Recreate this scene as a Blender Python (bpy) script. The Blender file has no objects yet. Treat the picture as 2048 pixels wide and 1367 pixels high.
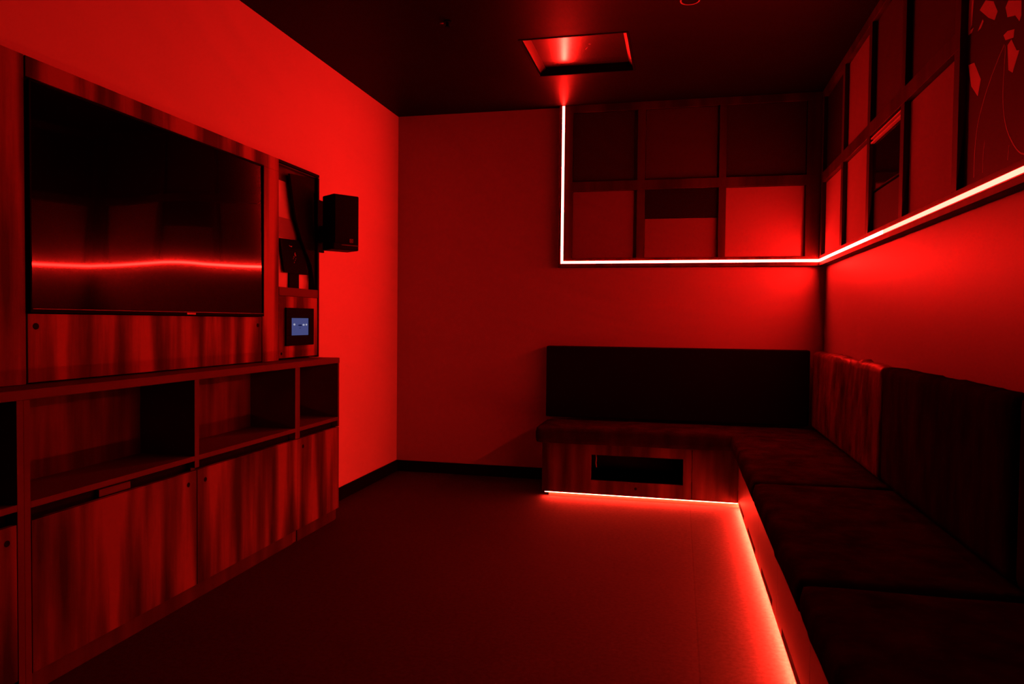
import bpy, bmesh, math, random
from mathutils import Vector, Matrix, noise
random.seed(4)
SC = bpy.context.scene
COL = SC.collection

# ------------------------------------------------------------------ dimensions (metres)
XL, XR, YB, YF, H = -2.088, 0.944, 5.2065, -1.3, 2.678     # room
XP, XU = -2.024, -1.895                                    # face of wall panelling, face of low cabinets
LX, LY = XR - .05, YB - .05                                # face of the lattice on the right / back wall

# ------------------------------------------------------------------ materials
def nodes(name):
    m = bpy.data.materials.new(name); m.use_nodes = True
    nt = m.node_tree; nt.nodes.clear()
    out = nt.nodes.new('ShaderNodeOutputMaterial')
    b = nt.nodes.new('ShaderNodeBsdfPrincipled')
    nt.links.new(b.outputs[0], out.inputs[0])
    return m, nt, b
def coords(nt, scale=(1, 1, 1)):
    tc = nt.nodes.new('ShaderNodeTexCoord'); mp = nt.nodes.new('ShaderNodeMapping')
    mp.inputs['Scale'].default_value = scale
    nt.links.new(tc.outputs['Object'], mp.inputs[0]); return mp.outputs[0]
def noise_tex(nt, vec, scale, detail=3, rough=.5):
    n = nt.nodes.new('ShaderNodeTexNoise')
    n.inputs['Scale'].default_value = scale; n.inputs['Detail'].default_value = detail
    n.inputs['Roughness'].default_value = rough
    nt.links.new(vec, n.inputs['Vector']); return n.outputs['Fac']
def ramp(nt, fac, stops):
    r = nt.nodes.new('ShaderNodeValToRGB'); e = r.color_ramp.elements
    while len(e) < len(stops): e.new(.5)
    for el, (p, c) in zip(e, stops): el.position = p; el.color = (*c, 1)
    nt.links.new(fac, r.inputs[0]); return r.outputs[0]
def bump(nt, fac, strength, dist, b):
    n = nt.nodes.new('ShaderNodeBump'); n.inputs['Strength'].default_value = strength
    n.inputs['Distance'].default_value = dist
    nt.links.new(fac, n.inputs['Height']); nt.links.new(n.outputs[0], b.inputs['Normal'])
def plain(name, col, rough=.6, metal=0, spec=.5, bumpy=0, bscale=200, vary=.08):
    m, nt, b = nodes(name)
    v = coords(nt); f = noise_tex(nt, v, bscale, 3)
    f2 = noise_tex(nt, v, 3.0, 3)
    lo = tuple(c * (1 - vary) for c in col); hi = tuple(min(1, c * (1 + vary)) for c in col)
    nt.links.new(ramp(nt, f2, [(.3, lo), (.7, hi)]), b.inputs['Base Color'])
    b.inputs['Roughness'].default_value = rough; b.inputs['Metallic'].default_value = metal
    b.inputs['Specular IOR Level'].default_value = spec
    if bumpy: bump(nt, f, bumpy, .002, b)
    return m
def wood(name, dark, mid, light, axis='z', band=9.0, rough=.5, spec=.12, low=.38, high=.66):
    """Striped veneer: bands and fine grain running along one axis."""
    m, nt, b = nodes(name)
    s = {'z': (1, 1, .10), 'y': (1, .10, 1), 'x': (.10, 1, 1)}[axis]
    v = coords(nt, s)
    n1 = noise_tex(nt, v, band, 2.0, .45)
    n2 = noise_tex(nt, v, band * 9, 3, .6)
    mix = nt.nodes.new('ShaderNodeMath'); mix.operation = 'MULTIPLY_ADD'
    mix.inputs[1].default_value = .10
    nt.links.new(n2, mix.inputs[0]); nt.links.new(n1, mix.inputs[2])
    sub = nt.nodes.new('ShaderNodeMath'); sub.operation = 'SUBTRACT'; sub.inputs[1].default_value = .05
    nt.links.new(mix.outputs[0], sub.inputs[0])
    nt.links.new(ramp(nt, sub.outputs[0], [(low, dark), ((low + high) / 2, mid), (high, light)]), b.inputs['Base Color'])
    b.inputs['Roughness'].default_value = rough; b.inputs['Specular IOR Level'].default_value = spec
    bump(nt, n2, .08, .001, b)
    return m
def emit(name, col, strength):
    m = bpy.data.materials.new(name); m.use_nodes = True
    nt = m.node_tree; nt.nodes.clear()
    out = nt.nodes.new('ShaderNodeOutputMaterial'); e = nt.nodes.new('ShaderNodeEmission')
    e.inputs[0].default_value = (*col, 1); e.inputs[1].default_value = strength
    nt.links.new(e.outputs[0], out.inputs[0]); return m

LED = (1.0, .0084, .0056)
M = {}
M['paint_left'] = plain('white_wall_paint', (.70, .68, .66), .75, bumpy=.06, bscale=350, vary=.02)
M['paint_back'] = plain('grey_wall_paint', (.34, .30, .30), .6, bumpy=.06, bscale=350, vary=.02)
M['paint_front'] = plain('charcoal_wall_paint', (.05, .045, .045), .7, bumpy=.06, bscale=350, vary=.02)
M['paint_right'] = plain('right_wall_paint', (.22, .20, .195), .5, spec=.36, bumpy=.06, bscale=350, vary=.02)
M['ceil'] = plain('black_ceiling_paint', (.007, .006, .0062), .45, spec=.018, bumpy=.1, bscale=260, vary=.1)
M['black'] = plain('black_lacquer', (.004, .004, .0045), .6, spec=.015)
M['void'] = plain('matt_black', (.004, .004, .004), .9, spec=.1)
M['wood'] = wood('walnut_veneer', (.035, .018, .012), (.15, .08, .055), (.36, .19, .125), band=7.5, low=.40, high=.62)
M['wood_door_shaded'] = wood('walnut_door_shaded', (.018, .009, .006), (.085, .045, .03), (.215, .115, .08), band=7.5, low=.40, high=.62)  # same walnut, darkened: weaker light on the lower doors put into the colour
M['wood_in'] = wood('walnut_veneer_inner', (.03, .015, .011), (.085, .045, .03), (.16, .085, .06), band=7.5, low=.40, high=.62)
M['edge'] = plain('walnut_edge_band', (.095, .052, .04), .55, spec=.12, vary=.15)
M['wood_dark'] = wood('dark_walnut_beam', (.03, .016, .014), (.05, .026, .02), (.07, .04, .03))
M['bench_wood'] = wood('bench_walnut', (.025, .012, .01), (.065, .035, .025), (.11, .06, .045))
M['drawer'] = plain('bench_drawer_laminate', (.20, .11, .08), .5, spec=.3, vary=.1)
M['metal'] = plain('brushed_aluminium', (.5, .5, .5), .3, metal=1)
M['lip'] = plain('tv_dark_lip', (.12, .1, .1), .3, metal=.6)
M['niche_dark'] = plain('niche_dark_board', (.014, .008, .007), .7, spec=.01)
M['trim_pale'] = plain('pale_trim', (.8, .76, .74), .4)
M['led'] = emit('led_diffuser', LED, 385)
M['led_dim'] = emit('led_diffuser_dim', LED, 100)
M['led_low'] = emit('led_diffuser_low', (1.0, .022, .010), 3000)
M['led_toe'] = emit('led_diffuser_toe', (1.0, .022, .010), 480)
M['screen_on'] = emit('touch_screen_glow', (.30, .33, 1.0), .19)
M['screen_icon'] = emit('touch_screen_icon', (.75, .75, 1.0), .5)
M['screen_dark'] = emit('touch_screen_dark_icon', (.05, .06, .3), .2)

def floor_mat():
    m, nt, b = nodes('dark_loop_carpet')
    v = coords(nt)
    f = noise_tex(nt, v, 420, 4, .7); g = noise_tex(nt, v, 60, 3, .6); k = noise_tex(nt, v, 2.5, 2)
    a = nt.nodes.new('ShaderNodeMath'); a.operation = 'ADD'; nt.links.new(f, a.inputs[0]); nt.links.new(g, a.inputs[1])
    c = nt.nodes.new('ShaderNodeMath'); c.operation = 'MULTIPLY_ADD'; c.inputs[1].default_value = .5
    nt.links.new(a.outputs[0], c.inputs[0])
    k2 = nt.nodes.new('ShaderNodeMath'); k2.operation = 'MULTIPLY'; k2.inputs[1].default_value = .12
    nt.links.new(k, k2.inputs[0]); nt.links.new(k2.outputs[0], c.inputs[2])
    tc = nt.nodes.new('ShaderNodeTexCoord'); sx = nt.nodes.new('ShaderNodeSeparateXYZ')
    nt.links.new(tc.outputs['Object'], sx.inputs[0])          # a strip of slightly darker carpet starts at a seam
    gt = nt.nodes.new('ShaderNodeMath'); gt.operation = 'GREATER_THAN'; gt.inputs[1].default_value = .707
    nt.links.new(sx.outputs['X'], gt.inputs[0])
    cm = nt.nodes.new('ShaderNodeMath'); cm.operation = 'COMPARE'; cm.inputs[1].default_value = .707; cm.inputs[2].default_value = .003
    nt.links.new(sx.outputs['X'], cm.inputs[0])
    m1 = nt.nodes.new('ShaderNodeMath'); m1.operation = 'MULTIPLY_ADD'; m1.inputs[1].default_value = -.05
    nt.links.new(gt.outputs[0], m1.inputs[0]); nt.links.new(c.outputs[0], m1.inputs[2])
    m2 = nt.nodes.new('ShaderNodeMath'); m2.operation = 'MULTIPLY_ADD'; m2.inputs[1].default_value = -.12
    nt.links.new(cm.outputs[0], m2.inputs[0]); nt.links.new(m1.outputs[0], m2.inputs[2]); c = m2
    nt.links.new(ramp(nt, c.outputs[0], [(.38, (.008, .0065, .0065)), (.76, (.040, .035, .036))]), b.inputs['Base Color'])
    b.inputs['Roughness'].default_value = .85; b.inputs['Specular IOR Level'].default_value = .25
    bump(nt, f, .6, .003, b)
    return m
M['carpet'] = floor_mat()
def leather(name, col, wr=.5, rough=.6, sp=.0, lo=.55, hi=1.4):
    m, nt, b = nodes(name)
    v = coords(nt); f = noise_tex(nt, v, 160, 3); w = noise_tex(nt, coords(nt, (1, 1, .35)), 9, 3, .55)
    nt.links.new(ramp(nt, w, [(.3, tuple(c * lo for c in col)), (.7, tuple(c * hi for c in col))]), b.inputs['Base Color'])
    mm = nt.nodes.new('ShaderNodeMath'); mm.operation = 'MULTIPLY_ADD'; mm.inputs[1].default_value = .06
    nt.links.new(f, mm.inputs[0]); nt.links.new(w, mm.inputs[2])
    bump(nt, mm.outputs[0], wr, .02, b)
    b.inputs['Roughness'].default_value = rough; b.inputs['Specular IOR Level'].default_value = sp
    return m
M['leather'] = leather('dark_leather', (.020, .0105, .012))
M['leather_back'] = leather('creased_dark_leather', (.065, .030, .028), .8, .45, .12, .2, 2.0)
M['cloth_black'] = plain('black_upholstery', (.004, .003, .004), .85, spec=.08, bumpy=.3, bscale=500)
def gloss(name, col, rough, wavy=0, wscale=3, metal=0):
    m, nt, b = nodes(name)
    b.inputs['Base Color'].default_value = (*col, 1); b.inputs['Roughness'].default_value = rough
    b.inputs['Metallic'].default_value = metal
    f = noise_tex(nt, coords(nt), wscale, 1)
    if wavy: bump(nt, f, 1.0, wavy, b)
    return m
M['tv'] = gloss('tv_glass', (.001, .001, .001), .035)
M['tv'].node_tree.nodes['Principled BSDF'].inputs['Specular IOR Level'].default_value = .3
M['tv'].node_tree.nodes['Principled BSDF'].inputs['Coat Weight'].default_value = .32
M['tv'].node_tree.nodes['Principled BSDF'].inputs['Coat Roughness'].default_value = .11
M['tv'].node_tree.nodes['Principled BSDF'].inputs['Coat IOR'].default_value = 1.3
M['glass'] = gloss('black_glass', (.004, .004, .006), .08)
M['hatch'] = gloss('brushed_steel_plate', (.42, .41, .40), .2, metal=1)
M['hatch_side'] = gloss('polished_steel_lip', (.5, .48, .46), .3, metal=1)

# ------------------------------------------------------------------ mesh helpers
def box(bm, x0, x1, y0, y1, z0, z1):
    vs = [bm.verts.new((x, y, z)) for x in (x0, x1) for y in (y0, y1) for z in (z0, z1)]
    for f in ((0, 1, 3, 2), (4, 6, 7, 5), (0, 4, 5, 1), (2, 3, 7, 6), (0, 2, 6, 4), (1, 5, 7, 3)):
        bm.faces.new([vs[i] for i in f])
def prism(bm, pts, axis, a, b):
    """Polygon pts in the plane across axis, extruded from a to b."""
    def P(u, v, w): return {'x': (w, u, v), 'y': (u, w, v), 'z': (u, v, w)}[axis]
    A = [bm.verts.new(P(u, v, a)) for u, v in pts]; B = [bm.verts.new(P(u, v, b)) for u, v in pts]
    bm.faces.new(A); bm.faces.new(B[::-1])
    n = len(pts)
    for i in range(n): bm.faces.new((A[i], A[(i + 1) % n], B[(i + 1) % n], B[i]))
def disc(bm, c, r, axis, t, seg=28, r_in=0):
    pts = [(c[0] + r * math.cos(2 * math.pi * i / seg), c[1] + r * math.sin(2 * math.pi * i / seg)) for i in range(seg)]
    if not r_in: prism(bm, pts, axis, t[0], t[1]); return
    def P(u, v, w): return {'x': (w, u, v), 'y': (u, w, v), 'z': (u, v, w)}[axis]
    rings = []
    for rr, w in ((r, t[0]), (r, t[1]), (r_in, t[1]), (r_in, t[0])):
        rings.append([bm.verts.new(P(c[0] + rr * math.cos(2 * math.pi * i / seg), c[1] + rr * math.sin(2 * math.pi * i / seg), w)) for i in range(seg)])
    for k in range(4):
        a, b = rings[k], rings[(k + 1) % 4]
        for i in range(seg): bm.faces.new((a[i], a[(i + 1) % seg], b[(i + 1) % seg], b[i]))
def ring(bm, plane, w0, w1, a0, a1, b0, b1, t):
    """Rectangular frame (picture-frame shape) of bar width t; plane 'x','y','z' is the axis across it."""
    for (p, q, r, s) in ((a0, a1, b0, b0 + t), (a0, a1, b1 - t, b1), (a0, a0 + t, b0 + t, b1 - t), (a1 - t, a1, b0 + t, b1 - t)):
        if plane == 'x': box(bm, w0, w1, p, q, r, s)
        elif plane == 'y': box(bm, p, q, w0, w1, r, s)
        else: box(bm, p, q, r, s, w0, w1)
def tube(bm, pts, r, seg=8):
    prev = None
    pts = [Vector(p) for p in pts]
    for i, p in enumerate(pts):
        d = (pts[min(i + 1, len(pts) - 1)] - pts[max(i - 1, 0)]).normalized()
        u = d.orthogonal().normalized() if prev is None else (pu - d * pu.dot(d)).normalized()
        pu = u; w = d.cross(u)
        cur = [bm.verts.new(p + (u * math.cos(2 * math.pi * k / seg) + w * math.sin(2 * math.pi * k / seg)) * r) for k in range(seg)]
        if prev:
            for k in range(seg): bm.faces.new((prev[k], prev[(k + 1) % seg], cur[(k + 1) % seg], cur[k]))
        else: bm.faces.new(cur)
        prev = cur
    bm.faces.new(prev[::-1])
def obj(name, bm, mat, parent=None, bevel=0, smooth=False, loc=None):
    bmesh.ops.recalc_face_normals(bm, faces=bm.faces)
    me = bpy.data.meshes.new(name); bm.to_mesh(me); bm.free()
    me.materials.append(mat)
    o = bpy.data.objects.new(name, me); COL.objects.link(o)
    if parent is not None:
        o.parent = parent
        base = WORLD[parent.name]
        me.transform(Matrix.Translation(-base)); WORLD[o.name] = base
    else:
        c = Vector(loc) if loc else center_base(me)
        me.transform(Matrix.Translation(-c)); o.location = c; WORLD[o.name] = c
    if bevel:
        md = o.modifiers.new('edge', 'BEVEL'); md.width = bevel; md.segments = 2; md.limit_method = 'ANGLE'
    if smooth:
        for p in me.polygons: p.use_smooth = True
    return o
WORLD = {}
def center_base(me):
    xs = [v.co for v in me.vertices]
    return Vector(((min(v.x for v in xs) + max(v.x for v in xs)) / 2, (min(v.y for v in xs) + max(v.y for v in xs)) / 2, min(v.z for v in xs)))
def B(*boxes):
    bm = bmesh.new()
    for b in boxes: box(bm, *b)
    return bm
def tag(o, label, cat, group=None):
    o['label'] = label; o['category'] = cat
    if group: o['group'] = group
    return o
def thing(name, label, cat, loc, group=None):
    o = bpy.data.objects.new(name, None); COL.objects.link(o); o.location = loc
    o.empty_display_size = .1
    WORLD[o.name] = Vector(loc); return tag(o, label, cat, group)
def struct(name, bm, mat, label=None):
    o = obj(name, bm, mat); o['kind'] = 'structure'
    if label: o['label'] = label
    return o

# ------------------------------------------------------------------ room shell
struct('floor', B((XL - .3, XR + .2, YF - .2, YB + .2, -.1, 0)), M['carpet'], 'dark carpeted floor of the red-lit room')
HX0, HX1, HY0, HY1 = -.880, -.284, 3.912, 4.522        # hatch opening in the ceiling
struct('ceiling', B((XL - .3, HX0, YF - .2, YB + .2, H, H + .1), (HX1, XR + .2, YF - .2, YB + .2, H, H + .1),
                    (HX0, HX1, YF - .2, HY0, H, H + .1), (HX0, HX1, HY1, YB + .2, H, H + .1), (HX0, HX1, HY0, HY1, H + .085, H + .1)), M['ceil'], 'black painted ceiling with a soft sheen')
struct('wall_left', B((XL - .3, XL, 3.848, YB + .2, 0, H), (XL - .3, XL, YF - .2, 3.848, 1.0, H),
                      (XL - .3, -2.17, YF - .2, 3.848, 0, 1.0)), M['paint_left'], 'plain painted wall behind the television')
struct('wall_back', B((XL, XR, YB, YB + .2, 0, H)), M['paint_back'], 'far wall glowing dim red')
struct('wall_right', B((XR, XR + .2, YF - .2, YB + .2, 0, H)), M['paint_right'], 'painted wall above the long bench')
struct('wall_front', B((XL, XR, YF - .2, YF, 0, H)), M['paint_front'], 'wall behind the viewer')
struct('baseboard_left', B((XL, XL + .012, 3.848, YB, 0, .082)), M['black'], 'black baseboard on the left wall')
struct('baseboard_back', B((XL + .012, -.846, YB - .012, YB, 0, .082)), M['black'], 'black baseboard on the far wall')

# ------------------------------------------------------------------ LED strips
def led_run(label, diff, chan, base, group=None, near=None):
    t = thing('led_strip', label, 'light strip', base, group)
    if near: obj('diffuser', near, M['led_dim'], t)
    obj('diffuser', diff, M['led'], t); obj('channel', chan, M['metal'], t)
    return t
G_LED = 'red light strips outlining the room'
zl = 1.5705; hw = .0085
led_run('glowing red light strip standing upright at the left end of the back wall lattice',
        B((-.8305, -.8135, LY - .0022, LY - .0012, zl + .0085, H - .004)),
        B((-.8335, -.8105, LY - .0012, LY - .0002, zl + .0085, H - .001)), (-.822, LY, zl), G_LED)
led_run('glowing red light strip running level along the lattice of the back wall',
        B((-.8305, LX, LY - .0022, LY - .0012, zl - hw, zl + .0083)),
        B((-.8335, LX, LY - .0012, LY - .0002, zl - .012, zl + .0083)), (0, LY, zl), G_LED)
led_run('glowing red light strip running level along the lattice of the right wall',
        B((LX - .0022, LX - .0012, 3.6, LY, zl - hw, zl + .0083)),
        B((LX - .0012, LX - .0002, 1.945, LY, zl - .012, zl + .0083)), (LX, 2.5, zl), G_LED, B((LX - .0022, LX - .0012, 1.95, 3.5995, zl - hw, zl + .0083)))

# ------------------------------------------------------------------ lattices
# back wall: bars x ranges, rails z ranges
RZ = [(1.536, 1.60), (2.072, 2.137), (2.625, H - .002)]
def lattice_back():
    t = thing('wall_lattice', 'dark timber lattice of square cells on the back wall', 'wall lattice', (0, YB, RZ[0][0]), 'timber wall lattices')
    xs = [(-.852, -.755), (-.300, -.247), (.247, .294), (.805, LX)]
    for (a, b) in RZ:
        obj('rail', B((-.852, LX, LY, YB - .0005, a, b)), M['wood_dark'], t, .001)
    for (a, b) in xs:
        for k in range(2):
            obj('post', B((a, b, LY + .0004, YB - .0005, RZ[k][1], RZ[k + 1][0])), M['wood_dark'], t, .001)
    return xs
def lattice_right():
    t = thing('wall_lattice', 'long dark timber lattice running along the right wall', 'wall lattice', (XR, 2.5, RZ[0][0]), 'timber wall lattices')
    ys = [(5.10, LY), (4.487, 4.54), (3.893, 3.945), (3.328, 3.38), (2.716, 2.767), (2.075, 2.127), (1.48, 1.53), (.88, .93), (.25, .30)]
    for i, (a, b) in enumerate(RZ):
        y0 = .25
        if i == 1:
            obj('rail', B((LX, XR - .0005, 2.716, YB - .0005, a, b)), M['wood_dark'], t, .001)
            obj('rail', B((LX, XR - .0005, .25, 2.127, a, b)), M['wood_dark'], t, .001)
        else:
            obj('rail', B((LX, XR - .0005, y0, YB - .0005, a, b)), M['wood_dark'], t, .001)
    for (a, b) in ys:
        for k in range(2):
            obj('post', B((LX + .0004, XR - .0005, a, b, RZ[k][1], RZ[k + 1][0])), M['wood_dark'], t, .001)
    return ys
bx = lattice_back(); ry = lattice_right()

# panels in the cells; felt tones partly paint in how brightly each is lit
def pmat(name, c, r=.8): return plain(name, c, r, bumpy=.15, bscale=500, spec=.2, vary=.03)
MP = {'red': pmat('pale_felt', (.29, .23, .23)), 'dim': pmat('dim_felt', (.055, .038, .042)), 'mid': pmat('mid_felt', (.20, .15, .15)), 'dark': pmat('dark_felt', (.03, .02, .02)),
      'black': pmat('black_felt', (.008, .006, .007)), 'purple': pmat('plum_felt', (.045, .026, .035))}
G_P = 'felt panels set into the wall lattice'
def panel(wall, a, b, z0, z1, mat, label, recess=.024, g=.002):
    a += g; b -= g; z0 += g; z1 -= g
    if wall == 'b': bm = B((a, b, LY + recess, YB - .001, z0, z1))
    else: bm = B((LX + recess, XR - .001, a, b, z0, z1))
    return tag(obj('wall_panel', bm, mat, None, .0015), label, 'wall panel', G_P)
cb = [(bx[i][1], bx[i + 1][0]) for i in range(3)]
g_ = .022
panel('b', cb[0][0], cb[0][1] - g_, RZ[0][1], RZ[1][0], MP['mid'], 'mid-toned square panel low in the back lattice beside the upright light strip')
panel('b', cb[1][0], cb[1][1], RZ[0][1], 1.872, MP['mid'], 'half-height panel low in the middle column of the back lattice', .030)
panel('b', cb[2][0], cb[2][1] - g_, RZ[0][1], RZ[1][0], MP['red'], 'bright red-lit square panel low in the back lattice nearest the room corner')
panel('b', cb[0][0], cb[0][1] - g_, RZ[1][1], RZ[2][0], MP['dark'], 'dark square panel at the upper left of the back lattice')
panel('b', cb[1][0], cb[1][1] - .01, RZ[1][1], RZ[2][0], MP['dim'], 'slightly lighter square panel in the upper middle of the back lattice')
panel('b', cb[2][0], cb[2][1], RZ[1][1], RZ[2][0], MP['dark'], 'near-black square panel at the upper right of the back lattice', .024)
tag(obj('wall_panel', B((cb[1][0] + .002, cb[1][1] - .002, LY + .018, YB - .001, 1.875, RZ[1][0] - .002)), MP['black'], None, .001),
    'flat black half-height panel above the lower middle panel of the back lattice', 'wall panel', G_P)
cr = [(ry[i + 1][1], ry[i][0]) for i in range(4)]
names = ['in the corner column', 'in the second column from the corner', 'in the third column from the corner', 'in the fourth column from the corner']
low = ['red', 'red', None, 'red']; up = ['black', 'mid', 'dim', 'purple']
for i, (a, b) in enumerate(cr):
    if low[i]:
        panel('r', a, b, RZ[0][1], RZ[1][0], MP[low[i]], 'red-lit panel low on the right wall lattice, ' + names[i])
    panel('r', a, b, RZ[1][1], RZ[2][0], MP[up[i]], {'black': 'black', 'mid': 'dull red', 'dim': 'dim red', 'purple': 'very dark plum'}[up[i]] + ' panel high on the right wall lattice, ' + names[i])
a, b = cr[2]
panel('r', a, b, RZ[0][1], 1.795, MP['dark'], 'dark half-height panel below the black glass box on the right wall')
t = thing('glass_box', 'black glass fronted box under the middle rail of the right wall lattice', 'wall display', (XR, (a + b) / 2, 1.80))
obj('body', B((LX + .02, XR - .001, a + .003, b - .003, 1.799, RZ[1][0] - .002)), M['black'], t)
obj('glass_front', B((LX + .0165, LX + .0198, a + .006, b - .006, 1.803, 2.02)), M['glass'], t, .001)
for zz in (2.032, 2.052):
    obj('gleam_trim', B((LX + .004, LX + .0195, a + .006, b - .006, zz, zz + .007)), M['trim_pale'], t)  # pale colour paints in the gleam of metal catching the light
# cells nearer the viewer (beyond the picture's right edge)
for i in (5, 6, 7):
    a, b = ry[i + 1][1], ry[i][0]
    for k in range(2):
        panel('r', a, b, RZ[k][1], RZ[k + 1][0], MP['mid' if (i + k) % 2 else 'dark'],
              ['low', 'high'][k] + ' panel of the right wall lattice, cell ' + ['just past the picture print', 'midway towards the viewer', 'closest to the viewer'][i - 5])

# printed artwork panel (generic abstract shapes)
ya, yb = ry[5][1], ry[4][0]
t = thing('wall_print', 'tall dark print of torn shapes and thin curved lines at the right edge', 'wall art', (XR, (ya + yb) / 2, RZ[0][1]))
xf = LX + .022
obj('board', B((xf, XR - .001, ya + .002, yb - .002, RZ[0][1] + .001, RZ[2][0] - .001)), plain('print_black', (.03, .022, .026), .6, spec=.15, vary=.25), t)
shapes = [[(2.700, 2.008), (2.651, 1.999), (2.594, 1.928), (2.615, 1.881), (2.671, 1.93)],
          [(2.708, 2.228), (2.67, 2.206), (2.681, 2.131), (2.71, 2.109), (2.712, 2.136)],
          [(2.573, 2.165), (2.512, 2.136), (2.481, 2.093), (2.501, 2.075), (2.546, 2.1), (2.618, 2.153)],
          [(2.407, 2.094), (2.322, 2.058), (2.32, 2.016), (2.331, 2.004), (2.358, 2.031), (2.41, 2.047), (2.425, 2.081)],
          [(2.379, 1.972), (2.344, 1.928), (2.326, 1.922), (2.366, 1.873), (2.393, 1.889), (2.404, 1.964)],
          [(2.434, 2.004), (2.407, 2.006), (2.361, 1.994), (2.366, 1.972), (2.419, 1.984)],
          [(2.63, 2.091), (2.592, 2.114), (2.584, 2.105), (2.606, 2.092)],
          [(2.705, 2.119), (2.664, 2.116), (2.68, 2.106), (2.707, 2.108)],
          [(2.60, 2.40), (2.47, 2.46), (2.40, 2.33), (2.49, 2.20), (2.56, 2.24)],
          [(2.70, 2.50), (2.66, 2.55), (2.64, 2.36), (2.69, 2.30)],
          [(2.36, 2.30), (2.22, 2.42), (2.20, 2.18), (2.30, 2.12), (2.34, 2.17)],
          [(2.28, 2.07), (2.16, 2.10), (2.15, 1.96), (2.22, 1.93)]]
mp = plain('print_pale_ink', (.75, .65, .65), .5, spec=.3)
for s in shapes:
    bm = bmesh.new(); prism(bm, s, 'x', xf - .0006, xf); obj('printed_shape', bm, mp, t)
mc = plain('print_line_ink', (.3, .24, .24), .5)
curves = [[(2.425, 1.975), (2.47, 1.944), (2.521, 1.901), (2.566, 1.854), (2.608, 1.788), (2.626, 1.713), (2.628, 1.626)],
          [(2.418, 1.969), (2.421, 1.913), (2.426, 1.842), (2.418, 1.781), (2.395, 1.724), (2.352, 1.671), (2.294, 1.628), (2.22, 1.612)],
          [(2.549, 1.726), (2.558, 1.682), (2.558, 1.627)], [(2.374, 1.669), (2.381, 1.628)]]
for i, c in enumerate(curves):
    bm = bmesh.new(); w = .0022 if i < 2 else .0012
    pts = []
    for k in range(len(c) - 1):
        p0 = c[max(k - 1, 0)]; p1 = c[k]; p2 = c[k + 1]; p3 = c[min(k + 2, len(c) - 1)]
        for q in range(6):
            u = q / 6
            pts.append(tuple(.5 * ((2 * p1[j]) + (-p0[j] + p2[j]) * u + (2 * p0[j] - 5 * p1[j] + 4 * p2[j] - p3[j]) * u * u + (-p0[j] + 3 * p1[j] - 3 * p2[j] + p3[j]) * u ** 3) for j in (0, 1)))
    pts.append(c[-1])
    L, R = [], []
    for k, p in enumerate(pts):
        q0 = pts[max(k - 1, 0)]; q1 = pts[min(k + 1, len(pts) - 1)]
        d = Vector((q1[0] - q0[0], q1[1] - q0[1])).normalized(); n = Vector((-d.y, d.x)) * w
        L.append((p[0] + n.x, p[1] + n.y)); R.append((p[0] - n.x, p[1] - n.y))
    V = [[bm.verts.new((xx, q[0], q[1])) for q in S] for S in (L, R) for xx in (xf - .0005, xf)]
    for k in range(len(pts) - 1):
        for (s0, s1) in ((0, 1), (1, 3), (3, 2), (2, 0)):
            bm.faces.new((V[s0][k], V[s0][k + 1], V[s1][k + 1], V[s1][k]))
    obj('printed_line', bm, mc, t)

# ------------------------------------------------------------------ media wall (panelling above the cabinets)
W = M['wood']; zc = .930
t = thing('wall_panelling', 'striped walnut panelling around the television on the left wall', 'wall panelling', (XP, 2.5, zc + .002))
xb = XP - .018
obj('side_panel', B((xb, XP, -1.2, 1.913, zc + .002, 1.972)), W, t, .001)
obj('top_rail', B((xb, XP, 1.919, 3.4145, 1.907, 1.972)), W, t, .001)
obj('upright', B((xb, XP, 3.262, 3.4145, zc + .002, 1.9065)), W, t, .001)
o = obj('access_panel', B((xb - .001, XP - .001, 1.921, 3.2575, zc + .006, 1.157)), W, t, .001)
for (y, z, r) in ((1.951, 1.117, .0105), (3.224, 1.116, .0095)):
    bm = bmesh.new(); disc(bm, (y, z), r, 'x', (XP - .0012, XP + .0006)); obj('finger_hole', bm, M['void'], o)
obj('backing', B((XL + .001, xb - .003, -1.2, 3.4145, zc + .002, 1.955)), M['black'], t)
obj('top_cap', B((XL + .001, xb - .0002, -1.2, 3.848, 1.9552, 1.972)), M['edge'], t, .001)
# niche
obj('niche_side', B((XL + .001, XP, 3.830, 3.848, zc + .002, 1.955)), M['niche_dark'], t, .0005)
obj('niche_top', B((xb, XP, 3.4155, 3.848, 1.9585, 1.972)), M['niche_dark'], t)
obj('niche_top_shade', B((XL + .0085, XL + .016, 3.4155, 3.8295, 1.885, 1.9548)), M['wood_dark'], t)  # added dark strip, paints the shade under the niche top
obj('niche_back', B((XL + .001, XL + .008, 3.4148, 3.8298, 1.3155, 1.9548)), M['paint_left'], t)
obj('niche_shelf', B((XL + .001, XP + .002, 3.4155, 3.8298, 1.270, 1.315)), M['edge'], t, .0008)
o = obj('control_door', B((xb, XP - .001, 3.4185, 3.8285, zc + .012, 1.2685)), W, t, .001)
bm = bmesh.new(); disc(bm, (3.442, .966), .0075, 'x', (XP - .0012, XP + .0004)); obj('finger_hole', bm, M['void'], o)

tag(obj('niche_shade_band', B((XL + .009, XL + .012, 3.4155, 3.745, 1.585, 1.690)), plain('shade_band_grey', (.30, .26, .26), .6), None),
    'grey strip painting a soft shadow band across the back of the niche', 'shade band')  # thin strip added to paint a soft shadow band on the niche back
bm = bmesh.new()
prism(bm, [(3.552, 1.925), (3.827, 1.95), (3.829, 1.335), (3.790, 1.455), (3.68, 1.585), (3.615, 1.70)], 'x', -2.052, -2.040)
tag(obj('leaning_board', bm, M['niche_dark'], None, .001), 'dark tapering board leaning in the right side of the niche', 'board')
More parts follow.
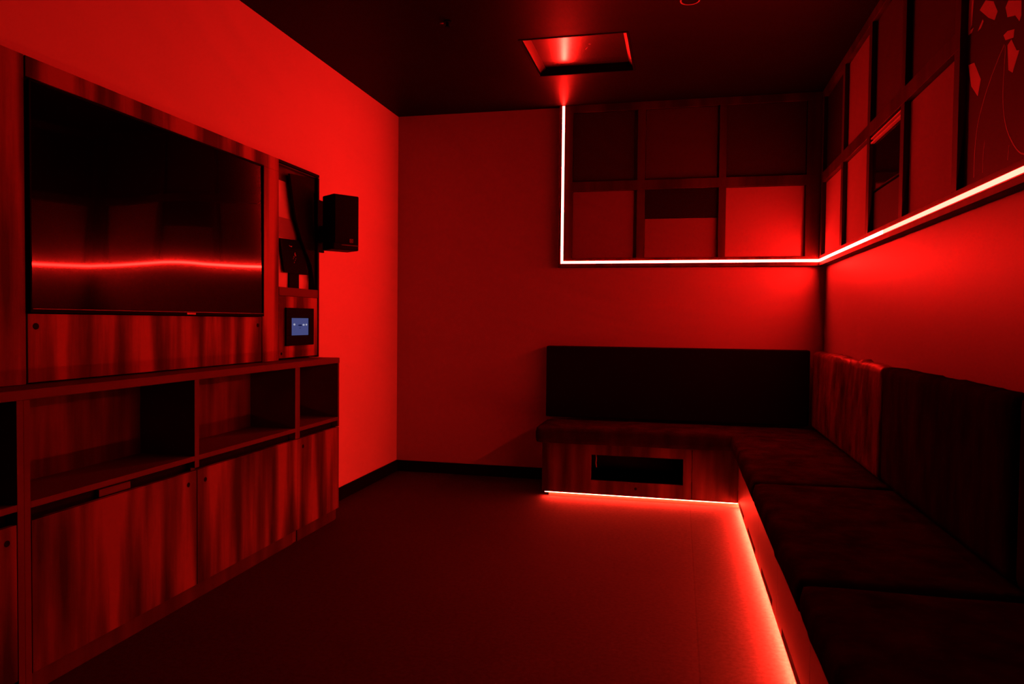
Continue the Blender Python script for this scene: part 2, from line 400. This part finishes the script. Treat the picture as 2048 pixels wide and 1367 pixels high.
# tablet
t = thing('tablet', 'tilted black tablet in the niche right of the television', 'tablet', (-2.062, 3.64, 1.394))
bm = bmesh.new(); prism(bm, [(3.488, 1.575), (3.728, 1.585), (3.786, 1.398), (3.533, 1.398)], 'x', -2.0685, -2.060); obj('case', bm, M['black'], t, .001)
bm = bmesh.new(); prism(bm, [(3.508, 1.560), (3.715, 1.568), (3.762, 1.413), (3.546, 1.413)], 'x', -2.060, -2.0595); obj('screen', bm, M['black'], t)
pm = plain('pale_print', (.6, .55, .55), .5)
bm = bmesh.new()
prism(bm, [(3.575, 1.548), (3.583, 1.541), (3.606, 1.538), (3.610, 1.545), (3.590, 1.543)], 'x', -2.0595, -2.0592)
obj('mark', bm, pm, t)
bm = bmesh.new()
for (y, z, s) in ((3.640, 1.505, .010), (3.648, 1.497, .007), (3.630, 1.488, .006), (3.622, 1.478, .004), (3.643, 1.470, .004), (3.634, 1.458, .005), (3.650, 1.480, .004)):
    prism(bm, [(y - s * .3, z - s), (y + s * .4, z - s * .4), (y + s * .2, z + s), (y - s * .5, z + s * .2)], 'x', -2.0595, -2.0592)
obj('emblem', bm, plain('red_print', (.35, .08, .08), .5), t)
obj('stand', B((-2.079, -2.0687, 3.60, 3.70, 1.3157, 1.50)), M['black'], t)

# touch control panel
t = thing('touch_panel', 'small wall control panel with a lit blue touch screen', 'control panel', (XP, 3.624, 1.006))
bm = bmesh.new(); ring(bm, 'x', XP - .0008, XP + .009, 3.476, 3.772, 1.006, 1.208, .054); obj('frame', bm, M['black'], t, .0015)
o = obj('screen', B((XP - .0008, XP + .004, 3.531, 3.717, 1.0605, 1.1535)), M['screen_on'], t)
for (y, z, a, b, m) in ((3.565, 1.119, .010, .0055, 'screen_icon'), (3.664, 1.117, .012, .005, 'screen_icon'), (3.695, 1.118, .009, .005, 'screen_icon'),
                        (3.626, 1.1145, .022, .0045, 'screen_dark'), (3.626, 1.099, .011, .0014, 'screen_dark')):
    bm = bmesh.new()
    prism(bm, [(y + a * math.cos(k * math.pi / 6), z + b * math.sin(k * math.pi / 6)) for k in range(12)], 'x', XP + .004, XP + .0045)
    obj('icon', bm, M[m], o)

# ------------------------------------------------------------------ television
t = thing('television', 'large wall television switched off with a red line reflected in its screen', 'television', (XP, 2.587, 1.160))
y0, y1, z0, z1 = 1.921, 3.226, 1.160, 1.899
def swivel(bm):       # the set is swivelled very slightly, its right edge further from the wall
    for v in bm.verts:
        if v.co.x > XP + .001: v.co.x += .016 * (v.co.y - y0)
    return bm
bm = bmesh.new(); ring(bm, 'x', XP + .0005, XP + .011, y0, y1, z0, z1, .0065); box(bm, XP + .0005, XP + .011, y0 + .0065, y1 - .0065, z0 + .0065, z0 + .016)
obj('bezel', swivel(bm), M['black'], t, .0008)
# screen: fine grid so its very slight buckling shows in reflections
bm = bmesh.new(); NY, NZ = 120, 4
A_ = []
for i in range(NY + 1):
    u = i / NY; y = y0 + .0068 + (y1 - y0 - .0136) * u
    for j in range(NZ + 1):
        v = j / NZ; z = z0 + .0162 + (z1 - z0 - .023) * v
        A_.append((y, z, u, v))
SL = [(1.926, -0.00379), (1.989, -0.00258), (2.058, -0.00138), (2.132, 0.00024), (2.21, 0.00206), (2.281, 0.00217), (2.356, 0.00347), (2.449, 0.00556), (2.548, 0.00805), (2.623, 0.00819), (2.701, 0.00722), (2.784, 0.00442), (2.871, 0.00233), (2.963, 0.0004), (3.061, -0.00199), (3.215, -0.0045), (3.3, -.0065)]
def slope(y):       # the thin panel bows very slightly, which bends the reflected light line
    acc = tot = 0
    for k in range(-3, 4):
        yy = min(max(y + k * .012, SL[0][0]), SL[-1][0]); q = 0
        while q < len(SL) - 2 and SL[q + 1][0] < yy: q += 1
        f = (yy - SL[q][0]) / (SL[q + 1][0] - SL[q][0]); acc += SL[q][1] * (1 - f) + SL[q + 1][1] * f; tot += 1
    return acc / tot
def buckle(y, z): return slope(y) * (z - 1.53) + .016 * (y - y0)
G = [bm.verts.new((XP + .005 + buckle(y, z), y, z)) for (y, z, u, v) in A_]
Gb = [bm.verts.new((XP + .0004, y, z)) for (y, z, u, v) in A_]
for i in range(NY):
    for j in range(NZ):
        q = lambda g, a, b: g[(i + a) * (NZ + 1) + j + b]
        bm.faces.new((q(G, 0, 0), q(G, 1, 0), q(G, 1, 1), q(G, 0, 1)))
        bm.faces.new((q(Gb, 0, 0), q(Gb, 0, 1), q(Gb, 1, 1), q(Gb, 1, 0)))
obj('screen', bm, M['tv'], t, 0, True)
obj('chrome_lip', swivel(B((XP + .0112, XP + .0125, y0 + .006, y1 - .006, z0 + .012, z0 + .0145))), M['lip'], t, .0008)
obj('badge', swivel(B((XP + .0112, XP + .013, 2.66, 2.715, z0 + .003, z0 + .0105))), plain('badge_grey', (.4, .36, .36), .3), t)

# ------------------------------------------------------------------ loudspeaker
n = Vector((.81, -.59, 0)).normalized(); tg = Vector((-n.y, n.x, 0))
P1 = Vector((-1.885, 3.75, 0)); wS, dS = .160, .137; zb0, zb1 = 1.540, 1.850
t = thing('loudspeaker', 'black box loudspeaker mounted on the left wall beside the niche', 'loudspeaker', (-1.93, 3.86, zb0))
def sbox(bm, a0, a1, d0, d1, z0, z1):
    c = [P1 + tg * a - n * d for a, d in ((a0, d0), (a1, d0), (a1, d1), (a0, d1))]
    A = [bm.verts.new((p.x, p.y, z0)) for p in c]; Bv = [bm.verts.new((p.x, p.y, z1)) for p in c]
    bm.faces.new(A); bm.faces.new(Bv[::-1])
    for i in range(4): bm.faces.new((A[i], A[(i + 1) % 4], Bv[(i + 1) % 4], Bv[i]))
bm = bmesh.new(); sbox(bm, 0, wS, .004, dS, zb0, zb1); obj('cabinet', bm, plain('speaker_vinyl', (.004, .0038, .0045), .6, spec=.06, bumpy=.3, bscale=300), t, .006)
bm = bmesh.new(); sbox(bm, .006, wS - .006, -.004, .004, zb0 + .036, zb1 - .006); obj('grille', bm, plain('speaker_grille', (.004, .0035, .004), .7, spec=.05, bumpy=.8, bscale=900), t, .003)
bm = bmesh.new(); sbox(bm, .05, wS - .004, -.001, .0035, zb0 + .026, zb0 + .030); obj('trim', bm, plain('speaker_trim', (.08, .06, .06), .4), t)
bm = bmesh.new()
c0 = P1 + tg * .108
sbox(bm, .098, .118, -.0056, -.004, zb0 + .043, zb0 + .0455); sbox(bm, .098, .118, -.0056, -.004, zb0 + .061, zb0 + .0635)
sbox(bm, .098, .1005, -.0056, -.004, zb0 + .0456, zb0 + .0609); sbox(bm, .1155, .118, -.0056, -.004, zb0 + .0456, zb0 + .0609)
sbox(bm, .104, .112, -.0056, -.004, zb0 + .050, zb0 + .0565)
obj('badge', bm, plain('speaker_badge', (.3, .15, .15), .4), t)
bm = bmesh.new()
box(bm, XL + .001, XL + .012, 3.93, 4.01, zb0 + .005, zb1 + .0)
obj('wall_plate', bm, M['black'], t, .001)
bm = bmesh.new()
q0 = P1 + tg * (wS * .45) - n * (dS - .004); q1 = Vector((XL + .011, 3.955, 0))
d = (q1 - q0); s = Vector((-d.y, d.x, 0)).normalized() * .022
for (za, zb_) in ((zb0 + .055, zb0 + .155),):
    cs = [q0 + s, q0 - s, q1 - s, q1 + s]
    A = [bm.verts.new((p.x, p.y, za)) for p in cs]; Bv = [bm.verts.new((p.x, p.y, zb_)) for p in cs]
    bm.faces.new(A); bm.faces.new(Bv[::-1])
    for i in range(4): bm.faces.new((A[i], A[(i + 1) % 4], Bv[(i + 1) % 4], Bv[i]))
obj('bracket_arm', bm, M['black'], t, .002)

# ------------------------------------------------------------------ low cabinets
tag(obj('countertop', B((-2.165, XU + .002, -1.25, 3.847, .900, zc)), M['edge'], None, .0015),
    'long walnut countertop running under the television', 'countertop')
ZS0, ZS1, ZD = .572, .592, .533
xback = -2.15
def cabinet(label, ya, yb, bays, name='low_cabinet', full=False, lap=False):
    """bays: list of (y0, y1) clear openings."""
    t = thing(name, label, 'cabinet', (XU, (ya + yb) / 2, 0), 'low cabinets under the television')
    obj('back', B((-2.165, xback, ya, yb, .05, .8995)), M['wood_in'], t)
    if lap: obj('side', B((xback, XU, ya, bays[0][0], ZD + .004, .8995), (xback, XU - .02, ya, bays[0][0], 0, ZD + .004)), M['edge'], t)
    else: obj('side', B((xback, XU, ya, bays[0][0], 0, .8995)), M['edge'], t, .0008)
    if full: obj('side', B((xback, XU, bays[-1][1], yb, 0, .8995)), M['edge'], t, .0008)
    else: obj('side', B((xback, XU, bays[-1][1], yb, ZD + .004, .8995), (xback, XU - .02, bays[-1][1], yb, 0, ZD + .004)), M['edge'], t)
    for i in range(len(bays) - 1):
        a, b = bays[i][1], bays[i + 1][0]
        obj('divider', B((xback, XU, a, b, ZS0 - .028, .8995), (xback, XU - .02, a, b, .05, ZS0 - .028)), M['edge'], t)
    for (a, b) in bays:
        obj('shelf', B((xback, XU, a, b, ZS0, ZS1)), M['edge'], t, .0008)
        obj('recess', B((XU - .042, XU - .035, a + .0005, b - .0005, .51, ZS0 - .0005)), M['void'], t)
    obj('plinth', B((XU - .035, XU - .014, bays[0][0], bays[-1][1] - .0005, 0, .062)), M['wood_dark'], t)
    return t
def door(t, y0, y1, hole, notch=None):
    o = obj('door', B((XU - .0185, XU, y0, y1, .066, ZD)), M['wood_door_shaded'], t, .001)
    if hole:
        bm = bmesh.new(); disc(bm, (hole[0], hole[1]), .0095, 'x', (XU - .0005, XU + .0006)); obj('finger_hole', bm, M['void'], o)
    return o
t = cabinet('low walnut cabinet at the far left edge, open shelf above a door', .18, 1.780, [(.2, .98), (1.00, 1.757)], full=True)
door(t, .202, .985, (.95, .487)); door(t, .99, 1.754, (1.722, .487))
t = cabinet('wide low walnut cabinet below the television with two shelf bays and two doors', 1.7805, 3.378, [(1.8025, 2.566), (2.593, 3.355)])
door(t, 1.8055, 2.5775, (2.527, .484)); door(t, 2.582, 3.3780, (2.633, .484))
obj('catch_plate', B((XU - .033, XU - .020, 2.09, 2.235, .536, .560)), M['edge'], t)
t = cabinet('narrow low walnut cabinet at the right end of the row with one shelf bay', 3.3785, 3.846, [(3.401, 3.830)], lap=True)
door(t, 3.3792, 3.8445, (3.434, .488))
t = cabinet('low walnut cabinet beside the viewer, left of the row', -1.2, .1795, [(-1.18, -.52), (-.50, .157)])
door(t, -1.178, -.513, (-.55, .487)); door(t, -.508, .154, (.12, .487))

# ------------------------------------------------------------------ benches
BX, BY = .375, 4.709          # faces of the bases
CX, CY = BX - .051, BY - .051 # faces of the cushions
Z0, Z1 = .356, .460
BWm = M['bench_wood']
# back bench base with a cut-out
t = thing('storage_bench', 'walnut bench base along the back wall with a long dark cut-out', 'bench', (-.25, BY, .03))
pz0, pz1 = .032, .352
hx0, hx1, hz0, hz1 = -.543, .040, .122, .288
bm = bmesh.new()
for b_ in ((-.866, hx0, pz0, pz1), (hx1, .0925, pz0, pz1), (hx0, hx1, pz0, hz0), (hx0, hx1, hz1, pz1)):
    box(bm, b_[0], b_[1], BY, BY + .018, b_[2], b_[3])
bmesh.ops.remove_doubles(bm, verts=bm.verts, dist=.0001)
o = obj('access_panel', bm, BWm, t)
bm = bmesh.new(); disc(bm, (-.255, .082), .009, 'y', (BY - .0006, BY + .001)); obj('finger_hole', bm, M['void'], o)
obj('side_panel', B((.096, BX - .001, BY, BY + .018, pz0, pz1)), BWm, t, .0005)
obj('end_panel', B((-.866, -.848, BY + .018, YB - .0125, pz0, pz1)), BWm, t)
obj('top_board', B((-.866, BX + .02, BY + .0185, YB - .001, pz1 - .018, pz1)), BWm, t)
obj('kickboard', B((-.820, BX + .02, BY + .012, BY + .03, 0, pz0 - .001)), M['drawer'], t)
obj('inner_lining', B((hx0 - .06, hx1 + .06, BY + .34, BY + .35, .06, .33)), M['void'], t)
obj('inner_floor', B((-.848, BX, BY + .0185, YB - .02, pz0, pz0 + .015)), M['void'], t)
pts = [(-.515, BY + .03, .285), (-.512, BY + .028, .26), (-.515, BY + .03, .23), (-.511, BY + .035, .20)]
bm = bmesh.new(); tube(bm, pts, .0035)
obj('cable', bm, plain('grey_cable', (.25, .22, .22), .5), t, 0, True)

# right bench base: drawers
t = thing('storage_bench', 'long bench base along the right wall with a row of drawers', 'bench', (BX, 2.2, .03))
seams = [4.70, 4.19, 3.522, 2.865, 2.165, 1.50, .84, .18, -.48, -1.15]
for i in range(len(seams) - 1):
    y1_, y0_ = seams[i] - .0015, seams[i + 1] + .0015
    mid = (y0_ + y1_) / 2 + .0; L = (y1_ - y0_) * .61
    if i == 0: mid = 4.45; L = .35
    s0, s1 = mid - L / 2, mid + L / 2
    bm = bmesh.new()
    zc0, zc1 = .032, .066
    for b_ in ((y0_, y1_, zc1, .352), (y0_, s0, zc0, zc1), (s1, y1_, zc0, zc1)):
        box(bm, BX, BX + .018, *b_)
    bmesh.ops.remove_doubles(bm, verts=bm.verts, dist=.0001)
    o = obj('drawer', bm, M['drawer'], t)
    obj('finger_slot', B((BX + .0015, BX + .017, s0 + .0005, s1 - .0005, zc0 + .0002, zc1 - .0003)), M['void'], o)
obj('frame', B((BX + .021, BX + .035, -1.15, 4.69, .032, .338), (BX + .021, XR - .002, -1.15, BY + .018, .338, .352)), M['black'], t)
obj('kickboard', B((BX + .013, BX + .0205, -1.15, BY + .01, 0, .027)), M['drawer'], t)

# toe-kick light strips, tilted 45 degrees under the front edges
def toe(label, along, a0, a1, base):
    t = thing('led_strip', label, 'light strip', base, 'red light strips under the benches')
    if along == 'x':    # tilted outwards under the back bench
        parts = (('diffuser', [(.0000, .0300), (.0109, .0249), (.0112, .0256), (.0003, .0307)], M['led_toe']),
                 ('channel', [(.0003, .0308), (.0113, .0257), (.0125, .0257), (.0125, .0314)], M['metal']))
    else:               # faces straight down behind the drawer fronts
        parts = (('diffuser', [(.001, .0270), (.0120, .0270), (.0120, .0276), (.001, .0276)], M['led_low']),
                 ('channel', [(.0005, .0277), (.0122, .0277), (.0122, .0312), (.0005, .0312)], M['metal']))
    for nm, cs, m in parts:
        bm = bmesh.new()
        if along == 'x': prism(bm, [(BY + u, z) for u, z in cs], 'x', a0, a1)
        else: prism(bm, [(BX + u, z) for u, z in cs], 'y', a0, a1)
        obj(nm, bm, m, t)
toe('glowing red light strip under the front edge of the back wall bench', 'x', -.846, BX - .002, (-.24, BY, .01))
toe('glowing red light strip under the front edge of the long right bench', 'y', 2.2, BY - .002, (BX, 3.45, .01))

# cushions ---------------------------------------------------------------
def cushion(name, dims, mat, label, cat, r=.03, puff=.006, wr=.0, wrdir='z', seed=0, group=None, res=.03, lean=0):
    x0, x1, y0, y1, z0, z1 = dims
    nx, ny, nz = [max(3, int((b - a) / res)) for a, b in ((x0, x1), (y0, y1), (z0, z1))]
    bm = bmesh.new(); cache = {}
    def V(i, j, k):
        key = (i, j, k)
        if key not in cache:
            p = Vector((x0 + (x1 - x0) * i / nx, y0 + (y1 - y0) * j / ny, z0 + (z1 - z0) * k / nz))
            cache[key] = bm.verts.new(p)
        return cache[key]
    for (N1, N2, f) in ((ny, nz, lambda a, b, e: V(nx if e else 0, a, b)), (nx, nz, lambda a, b, e: V(a, ny if e else 0, b)), (nx, ny, lambda a, b, e: V(a, b, nz if e else 0))):
        for e in (0, 1):
            for a in range(N1):
                for b in range(N2):
                    bm.faces.new((f(a, b, e), f(a + 1, b, e), f(a + 1, b + 1, e), f(a, b + 1, e)))
    C = Vector(((x0 + x1) / 2, (y0 + y1) / 2, (z0 + z1) / 2)); Hf = Vector(((x1 - x0) / 2, (y1 - y0) / 2, (z1 - z0) / 2))
    for v in bm.verts:
        d = v.co - C
        inner = Vector([max(-(Hf[i] - r), min(Hf[i] - r, d[i])) for i in range(3)])
        off = d - inner
        if off.length > 1e-9:
            nn = off.normalized()
            d = inner + nn * r
        else: nn = Vector((0, 0, 1))
        f = 1
        for i in range(3):
            if abs(nn[i]) < .5: f *= max(0, 1 - (abs(d[i]) / Hf[i]) ** 4)
        disp = puff * f
        if wr:
            q = C + d
            if wrdir == 'z': nv = noise.fractal(Vector((q.y * 11 + seed + q.z * 2.5, q.x * 4, q.z * 2.4 + q.y * 2)), .9, 2.0, 3)
            else: nv = noise.fractal(Vector((q.x * 5 + seed, q.y * 5, q.z * 5)), .8, 2.0, 3)
            disp += wr * nv * (.25 + .75 * f)
        if nn.x > .3 or nn.z < -.3 or abs(nn.y) > .6: disp = 0
        v.co = C + d + nn * disp
        if lean: v.co.x += lean * (v.co.z - z0) / (z1 - z0)
    o = obj(name, bm, mat, None, 0, True)
    return tag(o, label, cat, group)
GS = 'seat cushions of the corner bench'; GB = 'backrest cushions along the right wall'
cushion('seat_cushion', (-.906, .932, CY, 5.12, Z0, Z1), M['leather'], 'long dark leather seat cushion on the back wall bench', 'cushion', .022, .002, .003, 'a', 1, GS)
cushion('seat_cushion', (CX, .932, 3.333, CY - .003, Z0, Z1), M['leather'], 'dark leather seat cushion of the right bench nearest the room corner', 'cushion', .028, .004, .006, 'a', 5, GS)
cushion('seat_cushion', (CX, .932, 2.072, 3.323, Z0, Z1), M['leather'], 'middle dark leather seat cushion of the right bench, between two seams', 'cushion', .028, .004, .006, 'a', 9, GS)
cushion('seat_cushion', (CX, .932, .81, 2.062, Z0, Z1), M['leather'], 'dark leather seat cushion at the lower right, closest to the viewer', 'cushion', .028, .004, .005, 'a', 14, GS)
cushion('seat_cushion', (CX, .932, -1.15, .80, Z0, Z1), M['leather'], 'dark leather seat cushion running past the viewer, outside the picture', 'cushion', .028, .004, .005, 'a', 24, GS, .06)
tag(obj('upholstered_panel', B((-.917, .845, YB - .10, YB - .002, Z1 + .014, .976)), M['cloth_black'], None, .008),
    'long flat black backrest panel on the back wall', 'backrest')
cushion('backrest_cushion', (.858, .938, 3.437, YB - .103, Z1 + .006, .968), M['leather_back'], 'creased leather backrest cushion nearest the room corner', 'cushion', .026, .004, .014, 'z', 3, GB, .011)
cushion('backrest_cushion', (.858, .938, 2.142, 3.428, Z1 + .006, .968), M['leather'], 'smooth dark leather backrest cushion in the middle of the right wall', 'cushion', .026, .004, .004, 'z', 8, GB)
cushion('backrest_cushion', (.858, .938, .85, 2.132, Z1 + .006, .968), M['leather'], 'dark leather backrest cushion cut off by the right picture edge', 'cushion', .026, .004, .004, 'z', 18, GB)
cushion('backrest_cushion', (.858, .938, -1.15, .84, Z1 + .006, .968), M['leather'], 'dark leather backrest cushion beside the viewer, outside the picture', 'cushion', .026, .004, .004, 'z', 28, GB, .06)

# ------------------------------------------------------------------ ceiling things
t = thing('ceiling_hatch', 'square polished metal hatch set in a black collar in the ceiling', 'ceiling hatch', (-.582, 4.217, H))
e = .0005; c0, c1 = H - .003, H + .020
bm = bmesh.new(); ring(bm, 'z', c0, c1, HX0 + e, HX1 - e, HY0 + e, HY1 - e, .012); obj('collar', bm, M['black'], t, .0008)
a0, a1, b0, b1 = HX0 + .013, HX1 - .013, HY0 + .013, HY1 - .013
zt_ = H + .042; iw = .034
for (xa, xb_) in ((a0, a0 + iw), (a1, a1 - iw * .7)):
    bm = bmesh.new()
    prism(bm, [(xa, H + .017), (xb_, zt_), (xb_, zt_ + .003), (xa, H + .021)], 'y', b0, b1)
    obj('side_flange', bm, M['hatch_side'], t)
obj('plate', B((a0 + iw, a1 - iw * .7, b0, b1, zt_, zt_ + .003)), M['hatch'], t)
obj('near_flange', B((a0, a1, b0 - .0005, b0 + .002, H + .0202, zt_ + .003)), M['black'], t)
obj('far_flange', B((a0, a1, b1 - .002, b1 + .0005, H + .0202, zt_ + .003)), M['black'], t)
for (x, y, a, L) in ((-.52, 4.16, .5, .012), (-.545, 4.22, 2.0, .03)):
    dx, dy = math.cos(a) * L / 2, math.sin(a) * L / 2
    bm = bmesh.new(); tube(bm, [(x - dx, y - dy, zt_ - .0003), (x + dx, y + dy, zt_ - .0003)], .0012, 6)
    obj('scratch', bm, pm, t)
t = thing('downlight', 'round recessed downlight switched off at the top edge of the picture', 'downlight', (.025, 3.588, H - .008))
bm = bmesh.new(); disc(bm, (.025, 3.588), .047, 'z', (H - .007, H - .0005), 40, .040); obj('trim_ring', bm, plain('downlight_ring', (.35, .28, .3), .35), t, .001)
bm = bmesh.new(); disc(bm, (.025, 3.588), .0395, 'z', (H - .003, H - .0006), 40); obj('lens', bm, M['void'], t)
t = thing('sprinkler', 'small dark sprinkler head on the ceiling left of the hatch', 'sprinkler', (-1.181, 3.603, H - .03))
bm = bmesh.new(); disc(bm, (-1.181, 3.603), .022, 'z', (H - .006, H - .0005), 24); obj('rose', bm, M['black'], t, .001)
bm = bmesh.new(); disc(bm, (-1.181, 3.603), .008, 'z', (H - .026, H - .006), 16); disc(bm, (-1.181, 3.603), .013, 'z', (H - .030, H - .026), 16); obj('nozzle', bm, M['black'], t)
bm = bmesh.new(); prism(bm, [(-1.222, 3.600), (-1.204, 3.594), (-1.204, 3.606)], 'z', H - .010, H - .004); obj('tag', bm, plain('sprinkler_tag', (.3, .2, .2), .5), t)

# ------------------------------------------------------------------ camera, world, colour
w = bpy.data.worlds.new('world'); SC.world = w; w.use_nodes = True
w.node_tree.nodes['Background'].inputs[0].default_value = (0, 0, 0, 1)
cam = bpy.data.cameras.new('camera'); co = bpy.data.objects.new('camera', cam); COL.objects.link(co)
yaw, pit, rol = .2251, .0288, .0104
f0 = Vector((-math.sin(yaw), math.cos(yaw), 0)); r0 = Vector((math.cos(yaw), math.sin(yaw), 0)); u0 = Vector((0, 0, 1))
f2 = f0 * math.cos(pit) - u0 * math.sin(pit); u2 = u0 * math.cos(pit) + f0 * math.sin(pit)
r3 = r0 * math.cos(rol) + u2 * math.sin(rol); u3 = u2 * math.cos(rol) - r0 * math.sin(rol)
mt = Matrix((r3, u3, -f2)).transposed().to_4x4(); mt.translation = Vector((0, 0, 1.15))
co.matrix_world = mt
cam.sensor_width = 36; cam.lens = 1457.38 * 36 / 2048; cam.clip_start = .02
SC.camera = co
SC.view_settings.view_transform = 'Standard'; SC.view_settings.look = 'None'
SC.view_settings.exposure = 0; SC.view_settings.gamma = 1
